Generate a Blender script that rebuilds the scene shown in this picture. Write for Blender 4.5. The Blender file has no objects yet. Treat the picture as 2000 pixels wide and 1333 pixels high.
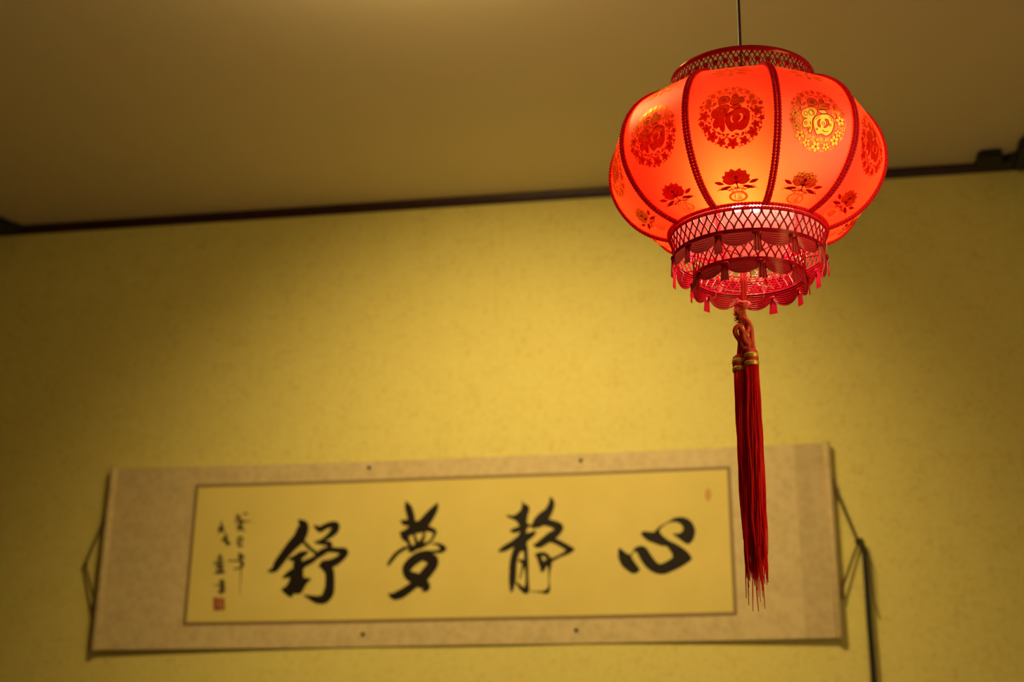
import bpy, bmesh, math, random
from mathutils import Vector, Matrix
from mathutils.geometry import tessellate_polygon

PI = math.pi
scene = bpy.context.scene
COL = scene.collection

# ------------------------------------------------------------------ camera
CAM = Vector((0.6903, -3.3108, 1.0482))
YAW, PITCH, ROLL = -0.1661, 0.3624, 0.0100
cam_data = bpy.data.cameras.new('camera')
cam = bpy.data.objects.new('camera', cam_data)
COL.objects.link(cam)
fwd = Vector((math.sin(YAW)*math.cos(PITCH), math.cos(YAW)*math.cos(PITCH), math.sin(PITCH)))
rgt = Vector((math.cos(YAW), -math.sin(YAW), 0))
upv = rgt.cross(fwd)
r2 = rgt*math.cos(ROLL) + upv*math.sin(ROLL)
u2 = upv*math.cos(ROLL) - rgt*math.sin(ROLL)
cam.matrix_world = Matrix(((r2.x, u2.x, -fwd.x, CAM.x), (r2.y, u2.y, -fwd.y, CAM.y), (r2.z, u2.z, -fwd.z, CAM.z), (0, 0, 0, 1)))
cam_data.sensor_width = 36.0
cam_data.lens = 50.0
cam_data.clip_start = 0.05
cam_data.dof.use_dof = True
cam_data.dof.focus_distance = 1.87
cam_data.dof.aperture_fstop = 3.4
scene.camera = cam

# ------------------------------------------------------------------ world and exposure
world = bpy.data.worlds.new('world')
scene.world = world
world.use_nodes = True
world.node_tree.nodes['Background'].inputs[0].default_value = (0.05, 0.03, 0.012, 1)
world.node_tree.nodes['Background'].inputs[1].default_value = 0.05
vs = scene.view_settings
vs.view_transform = 'Standard'
vs.look = 'None'
vs.exposure = 0.0
vs.gamma = 1.0
vs.use_curve_mapping = False

# light levels (each light is built with its own lamp further down)
LAMP_POS = Vector((0.14, -1.36, 2.729))      # flush ceiling lamp, above the frame
LAMP_COL = (1.0, 0.70, 0.29)
LAMP_DOME = 36.0
ADDED_SPOT = 62.0  # added spot, makes the wall light fall off towards the sides
UNSEEN_FLOOR_LAMP_POS = Vector((1.27, -1.86, 0.0))  # unseen column lamp, added for side light on the lantern
UNSEEN_FLOOR_LAMP_L = 3.0
BULB_L = 110.0

# ------------------------------------------------------------------ materials
MATS = {}

def new_mat(name):
    m = bpy.data.materials.new(name)
    m.use_nodes = True
    nt = m.node_tree
    nt.nodes.clear()
    out = nt.nodes.new('ShaderNodeOutputMaterial')
    MATS[name] = m
    return m, nt, out


def principled(name, col, rough=0.5, metal=0.0, spec=0.5, bump=None, vary=None, coat=0.0):
    m, nt, out = new_mat(name)
    b = nt.nodes.new('ShaderNodeBsdfPrincipled')
    b.inputs['Base Color'].default_value = (*col, 1)
    b.inputs['Roughness'].default_value = rough
    b.inputs['Metallic'].default_value = metal
    b.inputs['Specular IOR Level'].default_value = spec
    b.inputs['Coat Weight'].default_value = coat
    nt.links.new(b.outputs[0], out.inputs[0])
    tc = nt.nodes.new('ShaderNodeTexCoord')
    if vary:
        sc, col2, lo, hi = vary
        n = nt.nodes.new('ShaderNodeTexNoise')
        n.inputs['Scale'].default_value = sc
        n.inputs['Detail'].default_value = 4
        nt.links.new(tc.outputs['Object'], n.inputs['Vector'])
        r = nt.nodes.new('ShaderNodeValToRGB')
        r.color_ramp.elements[0].position = lo
        r.color_ramp.elements[1].position = hi
        r.color_ramp.elements[0].color = (*col, 1)
        r.color_ramp.elements[1].color = (*col2, 1)
        nt.links.new(n.outputs[0], r.inputs[0])
        nt.links.new(r.outputs[0], b.inputs['Base Color'])
    if bump:
        sc, st, dist = bump
        n = nt.nodes.new('ShaderNodeTexNoise')
        n.inputs['Scale'].default_value = sc
        n.inputs['Detail'].default_value = 3
        nt.links.new(tc.outputs['Object'], n.inputs['Vector'])
        bp = nt.nodes.new('ShaderNodeBump')
        bp.inputs['Strength'].default_value = st
        bp.inputs['Distance'].default_value = dist
        nt.links.new(n.outputs[0], bp.inputs['Height'])
        nt.links.new(bp.outputs[0], b.inputs['Normal'])
    return m


def wallpaper():
    m, nt, out = new_mat('wallpaper')
    N, L = nt.nodes, nt.links
    b = N.new('ShaderNodeBsdfPrincipled')
    b.inputs['Roughness'].default_value = 0.62
    b.inputs['Specular IOR Level'].default_value = 0.25
    tc = N.new('ShaderNodeTexCoord')
    n1 = N.new('ShaderNodeTexNoise'); n1.inputs['Scale'].default_value = 16; n1.inputs['Detail'].default_value = 6; n1.inputs['Roughness'].default_value = 0.65
    n2 = N.new('ShaderNodeTexNoise'); n2.inputs['Scale'].default_value = 70; n2.inputs['Detail'].default_value = 5; n2.inputs['Distortion'].default_value = 0.1
    for n in (n1, n2):
        L.new(tc.outputs['Object'], n.inputs['Vector'])
    mx = N.new('ShaderNodeMath'); mx.operation = 'MULTIPLY_ADD'
    mx.inputs[1].default_value = 0.45
    L.new(n1.outputs[0], mx.inputs[0])
    m2 = N.new('ShaderNodeMath'); m2.operation = 'MULTIPLY'; m2.inputs[1].default_value = 0.55
    L.new(n2.outputs[0], m2.inputs[0]); L.new(m2.outputs[0], mx.inputs[2])
    r = N.new('ShaderNodeValToRGB')
    e = r.color_ramp.elements
    e[0].position = 0.32; e[0].color = (0.70, 0.60, 0.175, 1)
    e[1].position = 0.66; e[1].color = (0.82, 0.77, 0.25, 1)
    e2 = r.color_ramp.elements.new(0.47); e2.color = (0.79, 0.72, 0.22, 1)
    L.new(mx.outputs[0], r.inputs[0]); L.new(r.outputs[0], b.inputs['Base Color'])
    bp = N.new('ShaderNodeBump'); bp.inputs['Strength'].default_value = 0.35; bp.inputs['Distance'].default_value = 0.002
    L.new(mx.outputs[0], bp.inputs['Height']); L.new(bp.outputs[0], b.inputs['Normal'])
    L.new(b.outputs[0], out.inputs[0])
    return m


def brocade(name, c1, c2):
    m, nt, out = new_mat(name)
    N, L = nt.nodes, nt.links
    b = N.new('ShaderNodeBsdfPrincipled'); b.inputs['Roughness'].default_value = 0.55; b.inputs['Specular IOR Level'].default_value = 0.3
    tc = N.new('ShaderNodeTexCoord')
    v = N.new('ShaderNodeTexVoronoi'); v.inputs['Scale'].default_value = 55
    n = N.new('ShaderNodeTexNoise'); n.inputs['Scale'].default_value = 30; n.inputs['Detail'].default_value = 5
    L.new(tc.outputs['Object'], v.inputs['Vector']); L.new(tc.outputs['Object'], n.inputs['Vector'])
    a = N.new('ShaderNodeMath'); a.operation = 'MULTIPLY_ADD'; a.inputs[1].default_value = 0.6
    L.new(v.outputs['Distance'], a.inputs[0]); L.new(n.outputs[0], a.inputs[2])
    r = N.new('ShaderNodeValToRGB')
    r.color_ramp.elements[0].position = 0.45; r.color_ramp.elements[0].color = (*c1, 1)
    r.color_ramp.elements[1].position = 1.0; r.color_ramp.elements[1].color = (*c2, 1)
    L.new(a.outputs[0], r.inputs[0]); L.new(r.outputs[0], b.inputs['Base Color'])
    L.new(b.outputs[0], out.inputs[0])
    return m


def emission(name, col, strength):
    m, nt, out = new_mat(name)
    e = nt.nodes.new('ShaderNodeEmission')
    e.inputs[0].default_value = (*col, 1)
    e.inputs[1].default_value = strength
    nt.links.new(e.outputs[0], out.inputs[0])
    return m


def sheet(name, trans, diff, w_trans, gloss=0.0, gloss_rough=0.4, gloss_col=(1, 1, 1), noise=None):
    """thin cloth, foil or plastic: light passing through + diffuse + a gloss"""
    m, nt, out = new_mat(name)
    N, L = nt.nodes, nt.links
    t = N.new('ShaderNodeBsdfTranslucent'); t.inputs[0].default_value = (*trans, 1)
    d = N.new('ShaderNodeBsdfDiffuse'); d.inputs[0].default_value = (*diff, 1)
    mx = N.new('ShaderNodeMixShader'); mx.inputs[0].default_value = w_trans
    L.new(d.outputs[0], mx.inputs[1]); L.new(t.outputs[0], mx.inputs[2])
    last = mx
    if noise:
        tc = N.new('ShaderNodeTexCoord'); n = N.new('ShaderNodeTexNoise'); n.inputs['Scale'].default_value = noise; n.inputs['Detail'].default_value = 4
        L.new(tc.outputs['Object'], n.inputs['Vector'])
        r = N.new('ShaderNodeValToRGB')
        r.color_ramp.elements[0].position = 0.3; r.color_ramp.elements[1].position = 0.7
        r.color_ramp.elements[0].color = (*[c*0.90 for c in trans], 1); r.color_ramp.elements[1].color = (*trans, 1)
        L.new(n.outputs[0], r.inputs[0]); L.new(r.outputs[0], t.inputs[0])
    if gloss > 0:
        g = N.new('ShaderNodeBsdfGlossy'); g.inputs['Color'].default_value = (*gloss_col, 1); g.inputs['Roughness'].default_value = gloss_rough
        m2 = N.new('ShaderNodeMixShader'); m2.inputs[0].default_value = gloss
        L.new(mx.outputs[0], m2.inputs[1]); L.new(g.outputs[0], m2.inputs[2])
        last = m2
    L.new(last.outputs[0], out.inputs[0])
    return m


def lantern_cloth():
    """thin dyed cloth: part of the light goes straight on through the weave, part is scattered"""
    m, nt, out = new_mat('fabric')
    N, L = nt.nodes, nt.links
    tc = N.new('ShaderNodeTexCoord'); n = N.new('ShaderNodeTexNoise'); n.inputs['Scale'].default_value = 120; n.inputs['Detail'].default_value = 4
    L.new(tc.outputs['Object'], n.inputs['Vector'])
    def ramp(c):
        r = N.new('ShaderNodeValToRGB')
        r.color_ramp.elements[0].position = 0.3; r.color_ramp.elements[1].position = 0.7
        r.color_ramp.elements[0].color = (*[x*0.92 for x in c], 1); r.color_ramp.elements[1].color = (*c, 1)
        L.new(n.outputs[0], r.inputs[0])
        return r.outputs[0]
    f = N.new('ShaderNodeBsdfRefraction'); f.inputs['Roughness'].default_value = 1.0; f.inputs['IOR'].default_value = 1.75
    L.new(ramp(CLOTH_FWD), f.inputs['Color'])
    t = N.new('ShaderNodeBsdfTranslucent'); L.new(ramp(CLOTH_TRANS), t.inputs['Color'])
    d = N.new('ShaderNodeBsdfDiffuse'); d.inputs[0].default_value = (*CLOTH_DIFF, 1)
    g = N.new('ShaderNodeBsdfGlossy'); g.inputs['Color'].default_value = (1, 0.9, 0.75, 1); g.inputs['Roughness'].default_value = 0.50
    def mix(fac, x, y):
        q = N.new('ShaderNodeMixShader'); q.inputs[0].default_value = fac
        L.new(x.outputs[0], q.inputs[1]); L.new(y.outputs[0], q.inputs[2]); return q
    s1 = mix(0.24, t, f)
    s2 = mix(0.66, d, s1)
    s3 = mix(0.14, s2, g)
    L.new(s3.outputs[0], out.inputs[0])


CLOTH_FWD = (1.0, 0.14, 0.015)
CLOTH_TRANS = (0.90, 0.012, 0.003)
CLOTH_DIFF = (0.62, 0.055, 0.03)
lantern_cloth()
wallpaper()
principled('ceiling_paint', (0.78, 0.70, 0.50), 0.8, bump=(60, 0.1, 0.002))
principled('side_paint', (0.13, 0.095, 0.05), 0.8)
principled('floor_wood', (0.12, 0.06, 0.03), 0.4, vary=(6, (0.18, 0.10, 0.05), 0.35, 0.7))
principled('dark_wood', (0.045, 0.008, 0.008), 0.45, vary=(25, (0.025, 0.006, 0.006), 0.4, 0.7))
principled('black_wood', (0.008, 0.006, 0.006), 0.5)
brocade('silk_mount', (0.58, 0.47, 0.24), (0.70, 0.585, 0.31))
brocade('silk_shaded', (0.50, 0.40, 0.205), (0.61, 0.50, 0.265))  # mount silk darkened, shading of the curl by the rod is in the colour
principled('scroll_paper', (0.74, 0.63, 0.17), 0.7, vary=(9, (0.80, 0.68, 0.20), 0.3, 0.7))
principled('border_brown', (0.27, 0.18, 0.075), 0.6)
principled('ink', (0.012, 0.008, 0.005), 0.6, spec=0.2)
principled('ink_dilute', (0.085, 0.060, 0.028), 0.7, spec=0.2)
principled('seal_red', (0.36, 0.085, 0.04), 0.7)
principled('seal_faint', (0.62, 0.36, 0.10), 0.7)
principled('twine', (0.13, 0.075, 0.03), 0.8)
principled('black_cord', (0.008, 0.006, 0.005), 0.6)
principled('pin_dark', (0.03, 0.02, 0.015), 0.35, metal=0.6)
principled('brass', (0.70, 0.45, 0.14), 0.3, metal=1.0)
principled('cable_dark', (0.03, 0.028, 0.025), 0.35)
principled('socket_white', (0.8, 0.75, 0.7), 0.4)
emission('bulb_glow', (1.0, 0.86, 0.72), BULB_L)
emission('dome_glow', LAMP_COL, LAMP_DOME)
sheet('foil', (0.58, 0.004, 0.014), (0.30, 0.015, 0.015), 0.85, 0.46, 0.24, (1.0, 0.72, 0.12))
sheet('print_line', (0.20, 0.002, 0.006), (0.16, 0.008, 0.010), 0.8)
sheet('print_pale', (0.95, 0.70, 0.45), (0.6, 0.15, 0.05), 0.85)
sheet('red_cord', (0.70, 0.03, 0.015), (0.85, 0.035, 0.02), 0.12, 0.05, 0.5)
sheet('knot_cord', (0.95, 0.11, 0.03), (0.97, 0.115, 0.03), 0.25, 0.05, 0.5)  # orange bulb light on the red cord is put into this colour
sheet('braid', (0.80, 0.006, 0.016), (0.74, 0.005, 0.024), 0.34, 0.02, 0.5)
sheet('red_plastic', (0.80, 0.08, 0.05), (0.44, 0.007, 0.018), 0.08, 0.05, 0.12, (1, 0.70, 0.35))
sheet('tassel_silk', (0.75, 0.006, 0.008), (0.98, 0.008, 0.014), 0.10, 0.14, 0.32, (1, 0.16, 0.12))
sheet('orange_fuzz', (0.98, 0.38, 0.12), (0.98, 0.38, 0.14), 0.35)
sheet('gold_band', (0.4, 0.2, 0.02), (0.95, 0.66, 0.05), 0.05, 0.40, 0.35, (1, 0.78, 0.15))
sheet('glue_thread', (0.9, 0.7, 0.45), (0.9, 0.7, 0.45), 0.4, 0.2, 0.2)
emission('lamp_paper', (1.0, 0.74, 0.32), UNSEEN_FLOOR_LAMP_L)

# ------------------------------------------------------------------ mesh helpers
class MB:
    def __init__(s):
        s.v = []; s.f = []

    def add(s, vs_, fs_):
        o = len(s.v)
        s.v.extend([tuple(p) for p in vs_])
        s.f.extend([tuple(i + o for i in f) for f in fs_])

    def box(s, x0, x1, y0, y1, z0, z1):
        s.add([(x, y, z) for x in (x0, x1) for y in (y0, y1) for z in (z0, z1)],
              [(0, 1, 3, 2), (4, 6, 7, 5), (0, 4, 5, 1), (2, 3, 7, 6), (0, 2, 6, 4), (1, 5, 7, 3)])

    def tube(s, pts, rad, sides=6, closed=False, caps=True):
        P = [Vector(p) for p in pts]
        n = len(P)
        rads = rad if isinstance(rad, (list, tuple)) else [rad]*n
        vs_, fs_ = [], []
        prev = None
        for i in range(n):
            a = P[(i-1) % n] if (closed or i > 0) else P[i]
            b = P[(i+1) % n] if (closed or i < n-1) else P[i]
            t = (b - a)
            t = t.normalized() if t.length > 1e-12 else Vector((0, 0, 1))
            if prev is None:
                ref = Vector((0, 0, 1)) if abs(t.z) < 0.9 else Vector((1, 0, 0))
                nn = (ref - t*ref.dot(t)).normalized()
            else:
                nn = prev - t*prev.dot(t)
                nn = nn.normalized() if nn.length > 1e-9 else prev
            prev = nn
            bb = t.cross(nn)
            for k in range(sides):
                a_ = 2*PI*k/sides
                vs_.append(P[i] + (nn*math.cos(a_) + bb*math.sin(a_))*rads[i])
        m = n if closed else n-1
        for i in range(m):
            j = (i+1) % n
            for k in range(sides):
                k2 = (k+1) % sides
                fs_.append((i*sides+k, i*sides+k2, j*sides+k2, j*sides+k))
        if caps and not closed:
            fs_.append(tuple(range(sides-1, -1, -1)))
            fs_.append(tuple((n-1)*sides+k for k in range(sides)))
        s.add(vs_, fs_)

    def lathe(s, prof, seg=32, c=(0, 0, 0), cap0=False, cap1=False):
        vs_, fs_ = [], []
        for r, z in prof:
            for k in range(seg):
                a = 2*PI*k/seg
                vs_.append((c[0]+r*math.cos(a), c[1]+r*math.sin(a), c[2]+z))
        for i in range(len(prof)-1):
            for k in range(seg):
                k2 = (k+1) % seg
                fs_.append((i*seg+k, i*seg+k2, (i+1)*seg+k2, (i+1)*seg+k))
        if cap0:
            fs_.append(tuple(range(seg-1, -1, -1)))
        if cap1:
            fs_.append(tuple((len(prof)-1)*seg+k for k in range(seg)))
        s.add(vs_, fs_)

    def ball(s, c, r, seg=8, ring=6, sq=(1, 1, 1)):
        c = Vector(c)
        prof = [(max(1e-5, math.sin(PI*i/ring)), -math.cos(PI*i/ring)) for i in range(ring+1)]
        vs_, fs_ = [], []
        for pr, pz in prof:
            for k in range(seg):
                a = 2*PI*k/seg
                vs_.append(c + Vector((pr*math.cos(a)*sq[0], pr*math.sin(a)*sq[1], pz*sq[2]))*r)
        for i in range(ring):
            for k in range(seg):
                k2 = (k+1) % seg
                fs_.append((i*seg+k, i*seg+k2, (i+1)*seg+k2, (i+1)*seg+k))
        s.add(vs_, fs_)

    def mesh(s, name, mat, smooth=True):
        me = bpy.data.meshes.new(name)
        me.from_pydata(s.v, [], s.f)
        me.materials.append(MATS[mat])
        if smooth:
            me.polygons.foreach_set('use_smooth', [True]*len(me.polygons))
        me.update()
        return me

    def build(s, name, mat, parent=None, smooth=True, mw=None):
        return link(s.mesh(name, mat, smooth), name, parent, mw)


def link(me, name, parent=None, mw=None):
    o = bpy.data.objects.new(name, me)
    COL.objects.link(o)
    if parent:
        o.parent = parent
    if mw is not None:
        o.matrix_local = mw
    return o


def empty(name, loc, label, cat, group=None):
    o = bpy.data.objects.new(name, None)
    COL.objects.link(o)
    o.location = loc
    o.empty_display_size = 0.05
    return tag(o, label, cat, group)


def tag(o, label=None, cat=None, group=None, kind=None):
    if label: o['label'] = label
    if cat: o['category'] = cat
    if group: o['group'] = group
    if kind: o['kind'] = kind
    return o


def catmull(pts, n=6, closed=False):
    P = [tuple(p) for p in pts]
    m = len(P)
    out = []
    rng = range(m if closed else m-1)
    for i in rng:
        if closed:
            a, b, c, d = P[(i-1) % m], P[i], P[(i+1) % m], P[(i+2) % m]
        else:
            a, b, c, d = P[max(i-1, 0)], P[i], P[i+1], P[min(i+2, m-1)]
        for k in range(n):
            t = k/n
            out.append(tuple(0.5*(2*q + (r_-p)*t + (2*p-5*q+4*r_-s_)*t*t + (3*q-p-3*r_+s_)*t**3) for p, q, r_, s_ in zip(a, b, c, d)))
    if not closed:
        out.append(P[-1])
    return out


class Flat:
    """flat figures in (u, v) with a layer number, mapped to a surface when built"""
    def __init__(s):
        s.v = []; s.f = []

    def poly(s, loops, lay=0.0, smooth=0):
        if loops and not isinstance(loops[0][0], (list, tuple)):
            loops = [loops]
        if smooth:
            loops = [catmull(l, smooth, True) for l in loops]
        tri = tessellate_polygon([[Vector((p[0], p[1], 0)) for p in l] for l in loops])
        flat = [p for l in loops for p in l]
        o = len(s.v)
        s.v.extend([(p[0], p[1], lay) for p in flat])
        for t in tri:
            a, b, c = [flat[i] for i in t]
            cr = (b[0]-a[0])*(c[1]-a[1]) - (b[1]-a[1])*(c[0]-a[0])
            s.f.append(tuple(o+i for i in (t if cr > 0 else reversed(t))))

    def stroke(s, pts, lay=0.0, n=5, closed=False, w=None):
        """pts (u, v, halfwidth)"""
        if w is not None:
            pts = [(p[0], p[1], w) for p in pts]
        P = catmull(pts, n, closed) if n > 1 else list(pts)
        m = len(P)
        o = len(s.v)
        for i in range(m):
            a = P[(i-1) % m] if closed else P[max(i-1, 0)]
            b = P[(i+1) % m] if closed else P[min(i+1, m-1)]
            dx, dy = b[0]-a[0], b[1]-a[1]
            l = math.hypot(dx, dy) or 1e-9
            nx, ny = -dy/l, dx/l
            h = max(P[i][2], 1e-5)
            s.v.append((P[i][0]+nx*h, P[i][1]+ny*h, lay))
            s.v.append((P[i][0]-nx*h, P[i][1]-ny*h, lay))
        for i in range(m if closed else m-1):
            j = (i+1) % m
            s.f.append((o+2*i+1, o+2*j+1, o+2*j, o+2*i))
        if not closed:
            for e in (0, m-1):
                x, y, h = P[e][:3]
                if h > 1e-4:
                    s.disc(x, y, h, h, lay, 8)

    def disc(s, x, y, rx, ry, lay=0.0, n=12, rot=0.0):
        o = len(s.v)
        for k in range(n):
            a = 2*PI*k/n
            dx, dy = rx*math.cos(a), ry*math.sin(a)
            s.v.append((x+dx*math.cos(rot)-dy*math.sin(rot), y+dx*math.sin(rot)+dy*math.cos(rot), lay))
        s.f.append(tuple(range(o, o+n)))

    def leaf(s, x, y, ang, ln, wd, lay=0.0):
        o = len(s.v)
        ca, sa = math.cos(ang), math.sin(ang)
        for t, h in ((0, 0), (0.25, 0.75), (0.5, 1), (0.78, 0.62), (1, 0), (0.78, -0.62), (0.5, -1), (0.25, -0.75)):
            a, b = t*ln, h*wd
            s.v.append((x+a*ca-b*sa, y+a*sa+b*ca, lay))
        s.f.append(tuple(reversed(range(o, o+8))))

    def mb(s, fn):
        m = MB()
        m.add([fn(*p) for p in s.v], s.f)
        return m


# ------------------------------------------------------------------ the room
XL, XR, YF, CZ = -1.75, 2.75, -4.7, 2.729

def struct(name, mb, mat, label=None):
    o = mb.build(name, mat, None, False)
    o['kind'] = 'structure'
    if label: o['label'] = label
    return o

def boxobj(name, dims, mat, label=None):
    m = MB(); m.box(*dims)
    return struct(name, m, mat, label)

boxobj('wall_back', (XL-0.1, XR+0.1, 0.0, 0.1, 0, CZ+0.1), 'wallpaper', 'yellow mottled wallpapered wall behind the scroll')
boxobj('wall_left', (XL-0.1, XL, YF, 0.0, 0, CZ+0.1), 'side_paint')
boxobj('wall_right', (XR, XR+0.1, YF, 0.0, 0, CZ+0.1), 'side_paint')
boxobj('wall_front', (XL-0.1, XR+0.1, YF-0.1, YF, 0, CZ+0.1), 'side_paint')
boxobj('floor', (XL-0.1, XR+0.1, YF-0.1, 0.1, -0.1, 0), 'floor_wood')
boxobj('ceiling', (XL, XR, YF, 0.0, CZ, CZ+0.1), 'ceiling_paint', 'plain warm beige painted ceiling')
# crown moulding: a small stepped profile run along the wall
tm = MB()
pf = [(0, -0.0215), (-0.006, -0.0215), (-0.008, -0.017), (-0.013, -0.012), (-0.015, -0.006), (-0.0165, -0.005), (-0.0165, 0.0), (0, 0.0)]
n = len(pf)
for x in (XL, XR):
    tm.v.extend([(x, y, CZ+z) for y, z in pf])
tm.f = [(i, (i+1) % n, n+(i+1) % n, n+i) for i in range(n)] + [tuple(range(n)), tuple(range(2*n-1, n-1, -1))]
struct('trim_1', tm, 'dark_wood', 'narrow dark red wooden moulding where wall meets ceiling')

# carved dark brackets under the ceiling at both ends of the moulding
def plan_prism(plan, z0, z1):
    m = MB()
    k = len(plan)
    m.add([(x, y, z0) for x, y in plan] + [(x, y, z1) for x, y in plan],
          [tuple(range(k-1, -1, -1)), tuple(range(k, 2*k))] + [(i, (i+1) % k, k+(i+1) % k, k+i) for i in range(k)])
    return m

br = empty('ceiling_bracket', (1.40, -0.08, CZ), 'black stepped wooden bracket under the ceiling, on the lantern side', 'bracket')
inv = Matrix.Translation((-1.40, 0.08, -CZ))
plan_prism([(1.300, -0.0166), (1.300, -0.070), (1.308, -0.082), (1.350, -0.084), (1.358, -0.074), (1.360, -0.0166)], CZ-0.022, CZ).build('step_block', 'black_wood', br, False, inv)
plan_prism([(1.360, -0.0166), (1.360, -0.046), (1.372, -0.052), (1.392, -0.064), (1.392, -0.0166)], CZ-0.022, CZ).build('link_block', 'black_wood', br, False, inv)
plan_prism([(1.392, -0.0166), (1.390, -0.118), (1.400, -0.150), (1.425, -0.162), (1.50, -0.162), (1.50, -0.0166)], CZ-0.03, CZ).build('end_block', 'black_wood', br, False, inv)
bl = empty('ceiling_bracket', (-1.28, -0.05, CZ), 'black curved wooden bracket under the ceiling, away from the lantern', 'bracket')
inv = Matrix.Translation((1.28, 0.05, -CZ))
plan_prism([(-1.236, -0.0166), (-1.243, -0.026), (-1.258, -0.048), (-1.272, -0.080), (-1.30, -0.10), (-1.38, -0.10), (-1.38, -0.0166)], CZ-0.022, CZ).build('curved_block', 'black_wood', bl, False, inv)
plan_prism([(-1.30, -0.1001), (-1.31, -0.125), (-1.37, -0.125), (-1.38, -0.1001)], CZ-0.016, CZ).build('cap_block', 'black_wood', bl, False, inv)

# ------------------------------------------------------------------ lamps of the room, plus an added spot and column lamp
lp = empty('ceiling_lamp', LAMP_POS, 'round hanging ceiling lamp with glowing glass globe', 'lamp')
m = MB(); m.lathe([(0.005, -0.03), (0.02, -0.024), (0.05, -0.010), (0.052, 0.0)], 32, cap0=True); m.build('ceiling_rose', 'brass', lp)
m = MB(); m.tube([(0, 0, -0.028), (0, 0, -0.095)], 0.006, 10); m.build('stem', 'brass', lp)
m = MB(); m.lathe([(0.004, -0.088)] + [(0.090*math.sin(a), -0.150+0.062*math.cos(a)) for a in [PI*i/14 for i in range(1, 14)]] + [(0.004, -0.212)], 36, cap0=True, cap1=True); m.build('glass_globe', 'dome_glow', lp)
# unseen spot head, added to concentrate light on the wall around the scroll
SPOT = LAMP_POS + Vector((0.16, 0.0, -0.12))
AIM = Vector((0.17, 0.0, 1.68))
hd = (AIM-SPOT).normalized()
hm = MB()
hm.tube([(0.045, 0, -0.012), (0.14, 0, -0.016), (0.16, 0, -0.03), (0.16, 0, -0.095)], 0.006, 8)
hm.build('added_spot_arm', 'brass', lp)
sh = MB()
s0 = Vector((0.16, 0.0, -0.12))
sh.tube([s0-hd*0.045, s0-hd*0.040, s0-hd*0.01, s0+hd*0.028], [0.012, 0.024, 0.032, 0.036], 20, caps=False)
sh.build('added_spot_head', 'brass', lp)
sd = bpy.data.lights.new('added_spot_bulb', 'SPOT')
sd.energy = ADDED_SPOT
sd.color = LAMP_COL
sd.spot_size = math.radians(90)
sd.spot_blend = 1.0
sd.shadow_soft_size = 0.03
so = bpy.data.objects.new('added_spot_bulb', sd)
COL.objects.link(so)
so.parent = lp
so.location = s0 + hd*0.03
so.rotation_euler = hd.to_track_quat('-Z', 'Y').to_euler()

fl = empty('unseen_floor_lamp', UNSEEN_FLOOR_LAMP_POS, 'unseen tall paper column lamp, shaped to reflect in the gold prints and light the tassels', 'lamp')  # column height and place chosen for the gold reflections and side light
m = MB(); m.lathe([(0.15, 0.0), (0.15, 0.02), (0.13, 0.028), (0.02, 0.03)], 32, cap0=True); m.build('base', 'dark_wood', fl)
m = MB(); m.lathe([(0.120, 0.20)] + [(0.120+0.003*(k % 2), 0.20+1.95*k/48) for k in range(1, 48)] + [(0.120, 2.148)], 40, cap0=True, cap1=True); m.build('paper_shade', 'lamp_paper', fl)
for k in range(3):
    a_ = 2*PI*k/3
    m = MB(); m.tube([(0.129*math.cos(a_), 0.129*math.sin(a_), 0.02), (0.129*math.cos(a_), 0.129*math.sin(a_), 2.17)], 0.005, 8); m.build('post', 'dark_wood', fl)
m = MB(); m.lathe([(0.128, 2.150), (0.128, 2.160), (0.110, 2.168), (0.010, 2.170)], 40, cap0=True, cap1=True); m.build('shading_lid', 'dark_wood', fl)  # opaque top added to keep the column's light off the ceiling
for z_ in (0.195, 2.155):
    m = MB(); m.tube([(0.127*math.cos(2*PI*k/40), 0.127*math.sin(2*PI*k/40), z_) for k in range(40)], 0.006, 8, True); m.build('hoop', 'dark_wood', fl)

# ------------------------------------------------------------------ the hanging scroll
SZ = 1.79
END_L, END_R = -0.884, 0.890       # the two rods
PINX = (-0.218, 0.301)

def stand_off(x):
    """how far the silk hangs from the wall: close at the pins, loose at the rods"""
    if x < PINX[0]:
        t = (PINX[0]-x)/(PINX[0]-END_L)
        return 0.0045 + 0.0165*t**1.4
    if x > PINX[1]:
        t = (x-PINX[1])/(END_R-PINX[1])
        return 0.0045 + 0.0165*t**1.4
    t = (x-PINX[0])/(PINX[1]-PINX[0])
    return 0.0045 + 0.0025*math.sin(PI*t)

def on_scroll(x, z, lay):
    return (x, -stand_off(x)-lay, z)

scroll = empty('hanging_scroll', (0, 0, SZ), 'wide horizontal calligraphy scroll with four black brush characters on yellow paper', 'scroll')
HW, HT, HB = 0.9, 0.2276, -0.2276

def scroll_sheet(x0, x1, z0, z1, lay, nx, thick=0.0):
    m = MB()
    for i in range(nx+1):
        x = x0 + (x1-x0)*i/nx
        m.v.append(on_scroll(x, z0, lay)); m.v.append(on_scroll(x, z1, lay))
        if thick:
            m.v.append((x, -stand_off(x)-lay+thick, z0)); m.v.append((x, -stand_off(x)-lay+thick, z1))
    k = 4 if thick else 2
    for i in range(nx):
        a, b = i*k, (i+1)*k
        m.f.append((a, b, b+1, a+1))
        if thick:
            m.f += [(a+2, a+3, b+3, b+2), (a, a+2, b+2, b), (a+1, b+1, b+3, a+3)]
    if thick:
        m.f += [(0, 1, 3, 2), (nx*4, nx*4+2, nx*4+3, nx*4+1)]
    return m

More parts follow.
